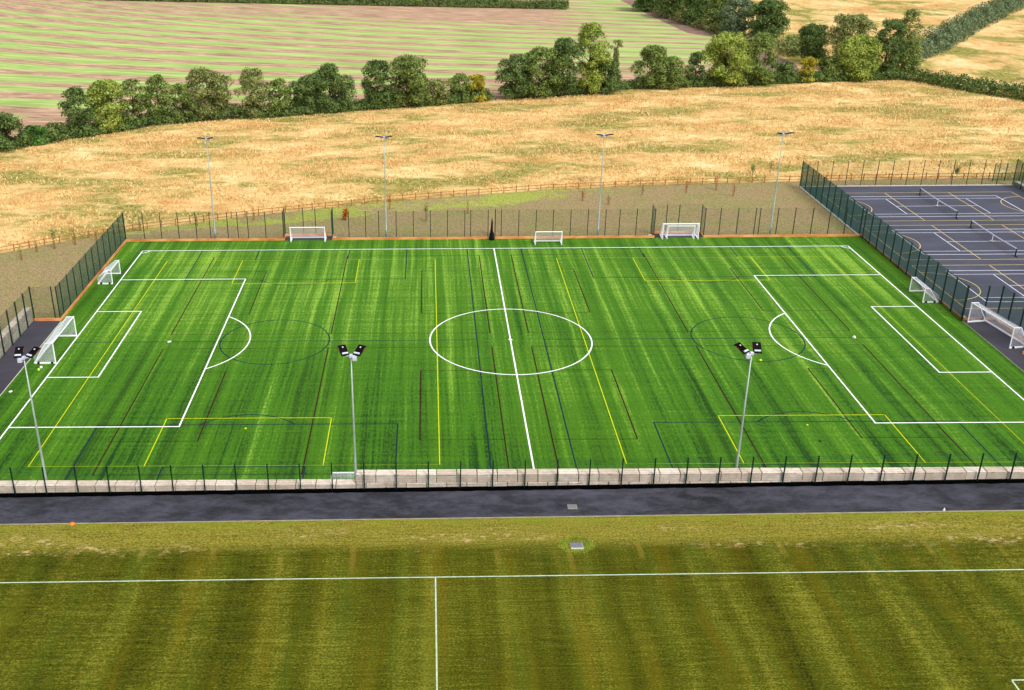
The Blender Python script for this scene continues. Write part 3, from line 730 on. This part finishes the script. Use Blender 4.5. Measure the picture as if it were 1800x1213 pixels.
# ------------------------------------------------------------------ covers and small items
t = thing('drain_cover', 'grey rectangular drain cover set in the dark road', 'drain cover', (1.65, -40.5, zr(1.65)-.05))
MB().bevelbox(-.36, .36, -.3, .3, -.02, .03, .01).build('frame', MT['kerb'], t); MB().bevelbox(-.31, .31, -.25, .25, .0, .04, .01).build('lid', MT['cover'], t)
t = thing('drain_cover', 'grey drain cover in the grass within a ring of brighter grass', 'drain cover', (1.3, -45.75, zr(1.3)))
MB().bevelbox(-.45, .45, -.34, .34, -.02, .10, .02).build('frame', MT['concrete'], t); MB().bevelbox(-.42, .42, -.28, .34, .1, .13, .01).build('lid', MT['cover'], t)
m = MB(); rnd = random.Random(12)
for i in range(2600):
    a = rnd.uniform(0, 6.283); q = rnd.uniform(.62, 1.0)+rnd.random()**3*.45; x = 1.3+math.cos(a)*q*1.0; y = -45.7+math.sin(a)*q*.8+.15
    h = rnd.uniform(.03, .11); dx, dy = rnd.uniform(-.05, .05), rnd.uniform(-.05, .05); zz = zr(x)
    m.quad((x-.02, y, zz), (x+.02, y, zz), (x+dx, y+dy, zz+h))
tag(m.build('grass', MT['L_grass']), kind='stuff')
def ball(name, label, cat, loc, r_, mat, group=None):
    me = bpy.data.meshes.new(name); import bmesh
    bm = bmesh.new(); bmesh.ops.create_icosphere(bm, subdivisions=2, radius=r_); bm.to_mesh(me); bm.free(); me.materials.append(MT[mat])
    me.polygons.foreach_set('use_smooth', [True]*len(me.polygons))
    o = link(name, me); o.location = (*loc, r_); return tag(o, label, cat, group)
def cone(label, loc, mat, r_=.12, h=.09, z0=0):
    m = MB().tube([(0, 0, 0), (0, 0, .01), (0, 0, h*.9), (0, 0, h)], [r_, r_*.95, r_*.42, r_*.3], 14); o = m.build('marker_cone', MT[mat]); o.location = (*loc, z0); return tag(o, label, 'marker cone')
ball('ball', 'white ball on turf nearest the large left goal', 'ball', (-51.15, -6.95), .16, 'whiteplastic')
ball('ball', 'lime ball on turf below the large left goal', 'ball', (-51.2, -7.55), .16, 'lime')
cone('white marker lying on turf near the left edge', (-52.5, -12.4), 'whiteplastic', .2)
cone('small yellow marker inside the near left yellow box', (-26.86, -20.56), 'yellow')
cone('small yellow marker inside the near right yellow box', (26.77, -20.46), 'yellow')
cone('small dark blue marker near the right end of the pitch', (26.9, -23.6), 'blue', .16)
cone('yellow marker beside the lamps of the near right mast', (26.6, -5.85), 'yellow', .17, .12)
ball('ball', 'white ball on the turf at the right penalty spot', 'ball', (38.8, -.1), .14, 'whiteplastic')
cone('orange cone lying on the kerb of the road at left', (-36.35, -41.95), 'orange', .22, .12, zr(-36)+.01)
cone('small white marker on road edge at right', (29.3, -41.7), 'whiteplastic', .1, .22, zr(29)-.05)
for lb, x, y, s in (('white box at the right corner of the left far recess', -22.9, 36.45, .42), ('white box at the left corner of the right far recess', 22.9, 36.45, .42), ('pale block at the corner of the board beside the right goal', 53.5, 5.2, .4)):
    m = MB().bevelbox(-s/2, s/2, -s/2, s/2, -.05, s*.8, .04); m.box(-s/2-.02, s/2+.02, -s/2-.02, s/2+.02, s*.8, s*.8+.04)
    o = m.build('storage_box', MT['concrete']); o.location = (x, y, 0); tag(o, lb, 'box')

# ------------------------------------------------------------------ vegetation
def leaves(P, Nn, size, rng):
    """P (n,3) centres, Nn (n,3) normals -> quads"""
    n = len(P); nn = Nn + rng.normal(0, .42, (n, 3)); nn /= np.linalg.norm(nn, axis=1)[:, None]+1e-9
    a = np.cross(nn, rng.normal(0, 1, (n, 3))); a /= np.linalg.norm(a, axis=1)[:, None]+1e-9; b = np.cross(nn, a)
    s = (size*rng.uniform(.6, 1.3, n))[:, None]; asp = rng.uniform(.5, .9, n)[:, None]
    V = np.stack([P-a*s*.5, P-b*s*.5*asp+nn*s*.12, P+a*s*.5, P+b*s*.5*asp+nn*s*.12], 1).reshape(-1, 3)
    return V
def leafmesh(name, V, mat, parent=None):
    n = len(V)//4; me = bpy.data.meshes.new(name); me.vertices.add(len(V)); me.vertices.foreach_set('co', V.ravel())
    me.loops.add(4*n); me.loops.foreach_set('vertex_index', np.arange(4*n)); me.polygons.add(n)
    me.polygons.foreach_set('loop_start', np.arange(0, 4*n, 4)); me.polygons.foreach_set('loop_total', np.full(n, 4))
    me.materials.append(mat); me.update(calc_edges=True); me.validate()
    return link(name, me, parent)
def tree(i, label, x, y, h, wd, kind, low=.06, name='tree', group='trees along the field hedges', cat='tree'):
    rng = np.random.default_rng(100+i); rnd = random.Random(100+i)
    t = thing(name, label, cat, (x, y, -.05), 0, group); rad = wd/2*1.08
    # limbs
    m = MB(); tr = max(.1, h*.022); lean = rnd.uniform(-.3, .3)
    m.tube([(0, 0, 0), (lean*.3, 0, h*.2), (lean, .1, h*.5), (lean*1.2, 0, h*.82)], [tr*1.5, tr, tr*.6, tr*.15], 7)
    for k in range(7):
        a = k*2.4+rnd.random(); z0 = h*rnd.uniform(.18, .5); L = rad*rnd.uniform(.55, .9)
        m.tube([(lean*.5, 0, z0), (lean*.5+math.cos(a)*L*.5, math.sin(a)*L*.5, z0+L*.45), (lean*.5+math.cos(a)*L, math.sin(a)*L, z0+L*.8)], [tr*.5, tr*.3, tr*.08], 5)
    m.build('trunk', MT['bark'], t)
    # crown lobes
    nl = int(22+h*1.5+rad*2); Cc = []; Rr = []
    ph = rnd.uniform(0, 6.28); lop = rnd.uniform(.05, .16)
    for k in range(nl):
        u = (k+rng.uniform(0, 1))/nl; z_ = h*(low+(1-low)*u)
        prof = (.80+.2*math.sin(min(1, u/.5)*math.pi/2)) if u < .5 else math.sqrt(max(0, 1-((u-.42)/.62)**2))
        if kind == 'thin': prof = .3 if u < .7 else .9
        prof *= 1+lop*math.sin(3.1*u+ph)
        lr = rad*rng.uniform(.22, .40)*(1.05-.2*u); a_ = rng.uniform(0, 2*math.pi); q = rng.uniform(.45, 1)
        rr__ = max(0, prof*rad-lr*.75)*q
        Cc.append((math.cos(a_)*rr__+lean*u, math.sin(a_)*rr__, max(lr*.5, min(z_, h-lr*.8)))); Rr.append(lr)
    Cc.append((lean, 0, h-rad*.28)); Rr.append(rad*.30)
    V = []
    dens = {'olive': 8, 'thin': 8, 'bright': 10}.get(kind, 10)
    sz = .36 if y < 200 else .48
    if y > 200: dens *= .6
    for c, lr in zip(Cc, Rr):
        c = np.array(c); n_ = int(4*math.pi*lr*lr*dens); d = rng.normal(0, 1, (n_, 3)); d /= np.linalg.norm(d, axis=1)[:, None]
        d[:, 2] = np.where(d[:, 2] < -.35, -d[:, 2]*.8, d[:, 2])
        bumpy = 1+.16*np.sin(d[:, 0:1]*7+c[0])*np.cos(d[:, 2:3]*6+c[2])
        P = c+d*lr*bumpy*rng.uniform(.72, 1.08, (n_, 1))*np.array([1, 1, .92]); P[:, 2] = np.maximum(P[:, 2], .1)
        V.append(leaves(P, d, sz, rng))
    o = leafmesh('crown', np.concatenate(V), MT['L_'+{'thin': 'olive'}.get(kind, kind)], t)
    return t
TREES = [
 (-91.57, 94.0, 6.9, 7.5, 'dark', 'dark tree cut by the left edge above the ivy bushes'),
 (-88.2, 98.6, 3.4, 6.5, 'ivy', 'low ivy covered bush at the far left of the tree row'),
 (-85.0, 102.3, 3.3, 6, 'olive', 'low olive bush between the ivy bush and first big dark tree'),
 (-80.8, 104.8, 9.84, 7.6, 'dark', 'dark rounded tree at left end of the row, left of the lime green crown'),
 (-76.3, 108.9, 10.6, 9.2, 'bright', 'lime green topped tree beside the first dark rounded tree'),
 (-72.0, 113.5, 9.9, 6.6, 'mid', 'slim mid green tree, left one of a close pair'),
 (-67.3, 116.4, 10.2, 7.0, 'mid', 'mid green tree, right one of the close pair before the olive tree'),
 (-62.2, 117.9, 8.2, 6.6, 'mid', 'smaller green tree leaning on the broad pale olive tree'),
 (-57.0, 120.5, 10.8, 10.6, 'olive', 'broad pale olive tree above the far left mast'),
 (-47.6, 122.5, 10.4, 8.3, 'olive', 'upright olive tree with pale crown and gap on its left'),
 (-42.3, 123.2, 8.0, 6.0, 'mid', 'lower green tree filling between upright olive tree and dark pair'),
 (-36.5, 125.6, 8.2, 8, 'dark', 'lower left half of the dark pair in the middle left of the row'),
 (-31.2, 127.9, 10.3, 10, 'dark', 'taller peaked right half of the dark pair'),
 (-20.4, 130.1, 10.6, 8.4, 'dark', 'dark left flank of the big dome left of the yellow bush'),
 (-13.9, 131.1, 11.3, 10.8, 'mid', 'broad green dome tree left of the yellow bush'),
 (-7.4, 134.3, 5.6, 6.6, 'olive', 'low olive bush right of the broad green dome'),
 (-2.1, 136.8, 6.4, 6.4, 'mid', 'bushy small green tree touching the yellow bush'),
 (2.3, 138.0, 6.0, 5.6, 'yellow', 'round mustard yellow bush at the gap in the row'),
 (11.4, 140.8, 10.1, 8.6, 'dark', 'dark tree right after the gap in the row'),
 (17.5, 141.9, 11.3, 10.2, 'mid', 'green bulging tree left of the tallest tree'),
 (22.8, 143.3, 13.3, 9.6, 'dark', 'tall dark tree leaning against the tallest tree'),
 (29.6, 145.4, 16.4, 9.2, 'bright', 'tallest tree of the row with a pale yellow green top'),
 (33.4, 146.5, 7.8, 9.2, 'dark', 'low dark growth at the foot of the tallest tree'),
 (36.3, 149.3, 12.0, 3.6, 'thin', 'thin leaning stem with a tuft right of the tallest tree'),
 (45.4, 152.0, 10.3, 8.6, 'mid', 'pointed green tree right of the thin leaning stem'),
 (50.6, 152.0, 7.4, 8.4, 'mid', 'low spreading green tree right of the pointed one'),
 (57.0, 154.6, 8.3, 5.8, 'dark', 'small dark slim tree left of the large bright dome'),
 (64.4, 154.6, 12.5, 12.4, 'bright', 'large bright yellow green dome tree right of centre'),
 (72.3, 155.6, 12.4, 9.4, 'mid', 'green tree tucked behind the right side of the large bright dome'),
 (79.7, 157.9, 5.0, 7.2, 'dark', 'low dark bush left of the small lemon yellow bush'),
 (85.9, 157.9, 6.2, 5.2, 'yellow', 'small lemon yellow bush near the right group'),
 (96.9, 186.5, 10.4, 10.2, 'dark', 'dark tree at the back left of the right group'),
 (102.0, 174.5, 14.3, 12.0, 'olive', 'broad high olive tree at the centre back of the right group'),
 (98.9, 160.6, 10.8, 12.2, 'bright', 'bright green bushy tree in front of the right group'),
 (106.7, 162.4, 14.5, 8.8, 'dark', 'tall dark upright tree in the right group'),
 (118.0, 177.8, 15.0, 8.6, 'olive', 'airy olive tree at right end of the right group by the hedge'),
 (92.4, 162.0, 5.6, 7.4, 'mid', 'low green bush right of the lemon yellow bush'),
 (112.5, 163.6, 9.5, 6.5, 'mid', 'lower green tree at the corner where two hedges meet'),
 (75.5, 312.0, 14, 13, 'dark', 'dark tree at the top edge beside the end of the soil track'),
 (80.5, 290.0, 14, 13, 'dark', 'dark tree second along the soil track from the top edge'),
 (84.8, 271.0, 12.5, 12.5, 'dark', 'dark tree third along the soil track from the top edge'),
 (89.0, 256.3, 12, 12, 'mid', 'mid green tree in the middle of the upper cluster'),
 (91.2, 242.6, 11.8, 12.4, 'grey', 'grey green willow like tree in the upper cluster'),
 (97.2, 230.2, 12.2, 13.6, 'dark', 'dark leaning tree at lower right end of the upper cluster'),
 (99.6, 212.0, 4.2, 7.6, 'olive', 'low olive scrub below the upper cluster'),
 (96.4, 203.0, 3.4, 6.4, 'mid', 'low green scrub between upper cluster and the right group'),
]
for i, (x, y, h, wd, kd, lb) in enumerate(TREES):
    tree(i, lb, x, y, h, wd, kd, name='bush' if h < 6.5 else 'tree', cat='bush' if h < 6.5 else 'tree', low=.02 if h < 6.5 else (.45 if kd == 'thin' else .07))
def hedge(i, label, path, wd, h, mat='L_hedge', dens=13, sz=.4, jag=.35):
    rng = np.random.default_rng(500+i); pts = resample(path, .9); V = []
    for a, b in zip(pts[:-1], pts[1:]):
        d = b-a; nx, ny = -d.y/d.length, d.x/d.length
        hh = h*(1+jag*(math.sin(a.x*.31+a.y*.2)*.5+rng.uniform(-.6, .6))); ww = wd*(1+.5*jag*rng.uniform(-1, 1))
        n_ = int((ww*3.14*.5+hh)*.9*dens*(h > 0))
        th = rng.uniform(0, math.pi, n_); q = rng.uniform(.75, 1.05, n_)
        off = np.cos(th)*ww/2*q; zz = np.abs(np.sin(th))**.7*hh*q; t_ = rng.uniform(-.3, 1.3, n_)
        P = np.stack([a.x+d.x*t_+nx*off, a.y+d.y*t_+ny*off, np.maximum(.05, zz)], 1)
        Nn = np.stack([nx*np.cos(th), ny*np.cos(th), np.sin(th)], 1)
        V.append(leaves(P, Nn, sz, rng))
        # interior
        n2 = n_//4; P2 = np.stack([a.x+d.x*rng.uniform(0, 1, n2)+nx*rng.uniform(-.35, .35, n2)*ww, a.y+d.y*rng.uniform(0, 1, n2)+ny*rng.uniform(-.35, .35, n2)*ww, rng.uniform(0, .75, n2)*hh], 1)
        V.append(leaves(P2, np.tile([0, 0, 1.], (n2, 1)), sz*1.3, rng))
    V = np.concatenate(V); o = V[0].copy(); o[2] = 0
    ob = leafmesh('hedge', V-o, MT[mat]); ob.location = o
    return tag(ob, label, 'hedge')
hedge(0, 'dark undergrowth at foot of the left tree row up to the yellow bush', [(x, y+.6) for x, y in hedge_line[1:10]], 4.4, 2.3, dens=20)
hedge(1, 'dark undergrowth at foot of the tree row right of the gap', [(10, 142)] + [(x, y+.9) for x, y in hedge_line[10:16]] + [(94, 160.4)], 4.4, 2.3, dens=20)
hedge(2, 'dark undergrowth beneath the right tree group', [(94.5, 160.6), (98.3, 161), (112, 162.4)], 4.6, 2.8, dens=20)
hedge(3, 'thick dark hedge running down to the right edge from the right group', [(113, 161.5), (120.5, 147.4), (127.7, 135.1), (137, 120.5), (150, 100)], 5.5, 3.2, dens=18)
hedge(4, 'rounded green hedge climbing diagonally to the top right corner', [(121, 186), (126.1, 191.2), (142.8, 211.5), (168, 247), (195, 283.3), (228, 327), (260, 372)], 6.5, 4.8, 'L_grey', 14, .5, .6)
hedge(5, 'long dark clipped hedge crossing the top of the crop field', [(-190, 382), (-102.3, 359.5), (-35.4, 342), (46.6, 320.9)], 4.5, 3.2, 'L_hedge', 14, .55, .2)
hedge(6, 'scrubby undergrowth along the edge of the soil track below the upper cluster', [(76, 330), (80, 290), (87, 250), (92, 226), (96, 208), (95, 196)], 5, 2.4, 'L_olive', 7, .5, .5)
# tall dry tufts standing all over the meadow
def in_meadow(x, y):
    a = np.interp(x, [p[0] for p in rail_path], [p[1] for p in rail_path]); b = np.interp(x, [p[0] for p in hedge_line+h2[1:]], [p[1] for p in hedge_line+h2[1:]])
    return (y > a+.6) & (y < b-2.0)
rng = np.random.default_rng(31); n_ = 260000
x = rng.uniform(-112, 165, n_); y = rng.uniform(15, 165, n_); k = in_meadow(x, y)
cl = np.sin(x*.21+2*np.sin(y*.13))*np.cos(y*.37+np.sin(x*.3)*1.5); k &= rng.uniform(-1, 1, n_) < cl+.25
x, y = x[k], y[k]; n_ = len(x); hh = rng.uniform(.12, .42, n_)*(1+.4*cl[k]); ww = rng.uniform(.05, .16, n_); a = rng.uniform(0, math.pi, n_)
cx, sx = np.cos(a)*ww, np.sin(a)*ww; lx, ly = rng.normal(0, .12, n_), rng.normal(0, .12, n_); z0 = np.full(n_, -.06)
V = np.stack([np.stack([x-cx*.5, y-sx*.5, z0], 1), np.stack([x+cx*.5, y+sx*.5, z0], 1), np.stack([x+cx+lx, y+sx+ly, z0+hh], 1), np.stack([x-cx+lx, y-sx+ly, z0+hh*.8], 1)], 1).reshape(-1, 3)
tag(leafmesh('meadow_grass', V, MT['straw']), kind='stuff')
# saplings with stakes on the bank
def sapling(i, label, x, y, h, mat='L_olive', leafy=.6, stake=True):
    rng = np.random.default_rng(900+i); t = thing('sapling', label, 'sapling', (x, y, -.08), 0, 'young trees planted on the bank')
    m = MB().tube([(0, 0, 0), (.03, .02, h*.5), (0, 0, h)], [.035, .025, .01], 5)
    rnd = random.Random(i)
    for k in range(5):
        a = rnd.uniform(0, 6.28); z_ = h*rnd.uniform(.4, .8); m.tube([(0, 0, z_), (math.cos(a)*.3, math.sin(a)*.3, z_+.35)], [.015, .006], 4)
    m.build('stem', MT['bark'], t)
    if stake:
        m = MB().bar((.12, 0, 0), (.12, 0, 1.25), .06); m.bar((-.12, 0, 0), (-.12, 0, 1.2), .06); m.bar((-.2, 0, .8), (.2, 0, .8), .05, .08); m.build('stake', MT['oldwood'], t)
    n_ = int(160*leafy)
    if n_:
        P = rng.normal(0, 1, (n_, 3))*np.array([.2, .2, h*.17])+np.array([0, 0, h*.68]); leafmesh('crown', leaves(P, rng.normal(0, 1, (n_, 3)), .16, rng), MT[mat], t)
SAP = [
 (-62.9, 33.3, 3.2, 'L_dark', 1.2, 'tallest dark sapling at the left by the rail fence'),
 (-66.0, 28.6, 2.3, 'L_olive', .3, 'thin bare sapling at the far left of the bank'),
 (-65.0, 32.0, 1.9, 'L_olive', .15, 'bare stake sapling just left of the tallest dark one'),
 (-60.4, 34.9, 2.4, 'L_olive', .15, 'bare sapling right of the tallest dark one on the left'),
 (-57.7, 36.2, 2.4, 'L_olive', .2, 'bare sapling between the dark one and the left corner'),
 (-55.6, 38.2, 2.2, 'L_olive', .3, 'thin sapling just outside the far left corner of fence'),
 (-52.6, 41.3, 2.2, 'L_olive', .3, 'thin sapling behind first panels of the far fence'),
 (-44.5, 43.6, 1.9, 'L_olive', .3, 'staked sapling behind the fence left of the far left mast'),
 (-36.2, 46.2, 2.2, 'rust', .25, 'brownish sapling between far left mast and left recess'),
 (-15.4, 51.6, 2.3, 'rust', .3, 'brown staked sapling beside the second far mast'),
 (-9.6, 45.0, 3.0, 'L_mid', .8, 'light green leafy sapling right of the second far mast'),
 (-3.1, 48.9, 2.4, 'L_olive', .15, 'bare staked sapling left of the central gate'),
 (15.7, 55.3, 1.9, 'rust', .4, 'brown sapling left of the third far mast'),
 (19.5, 52.9, 1.7, 'L_mid', .3, 'small sapling right of the third far mast'),
 (26.0, 58.6, 2.0, 'L_olive', .2, 'thin sapling above the right goal recess'),
 (33.4, 59.6, 2.2, 'rust', .3, 'rusty sapling by the rail fence left of its reddish neighbour'),
 (38.7, 61.0, 2.6, 'rust', .6, 'reddish sapling by the rail fence left of far right mast'),
 (40.6, 57.4, 2.1, 'rust', .3, 'brown sapling just below the reddish one by far right mast'),
 (47.2, 69.8, 2.2, 'L_mid', 1.8, 'dark green bushy sapling in the meadow beyond the rail fence'),
 (50.6, 70.8, 2.7, 'L_olive', .8, 'pale sapling in the meadow left of the courts'),
 (81.5, 67.6, 1.9, 'L_dark', 2.2, 'small round dark bush by the rail behind the courts'),
]
for i, (x, y, h, mt_, lf, lb) in enumerate(SAP): sapling(i, lb, x, y, h, mt_, lf, stake=(y < 66))
rng = np.random.default_rng(77); n_ = 420; P = rng.normal(0, 1, (n_, 3))*np.array([.22, .22, .5])+np.array([0, 0, 1.0])
t = thing('dead_shrub', 'rust orange dead conifer standing on the bank right of left recess', 'shrub', (-22.0, 45.9, -.08))
MB().tube([(0, 0, 0), (.1, 0, 2.0)], [.05, .02], 5).build('stem', MT['bark'], t)
P[:, 0] += (P[:, 2]-1)*.18; leafmesh('crown', leaves(P, rng.normal(0, 1, (n_, 3)), .2, rng), MT['rust'], t)
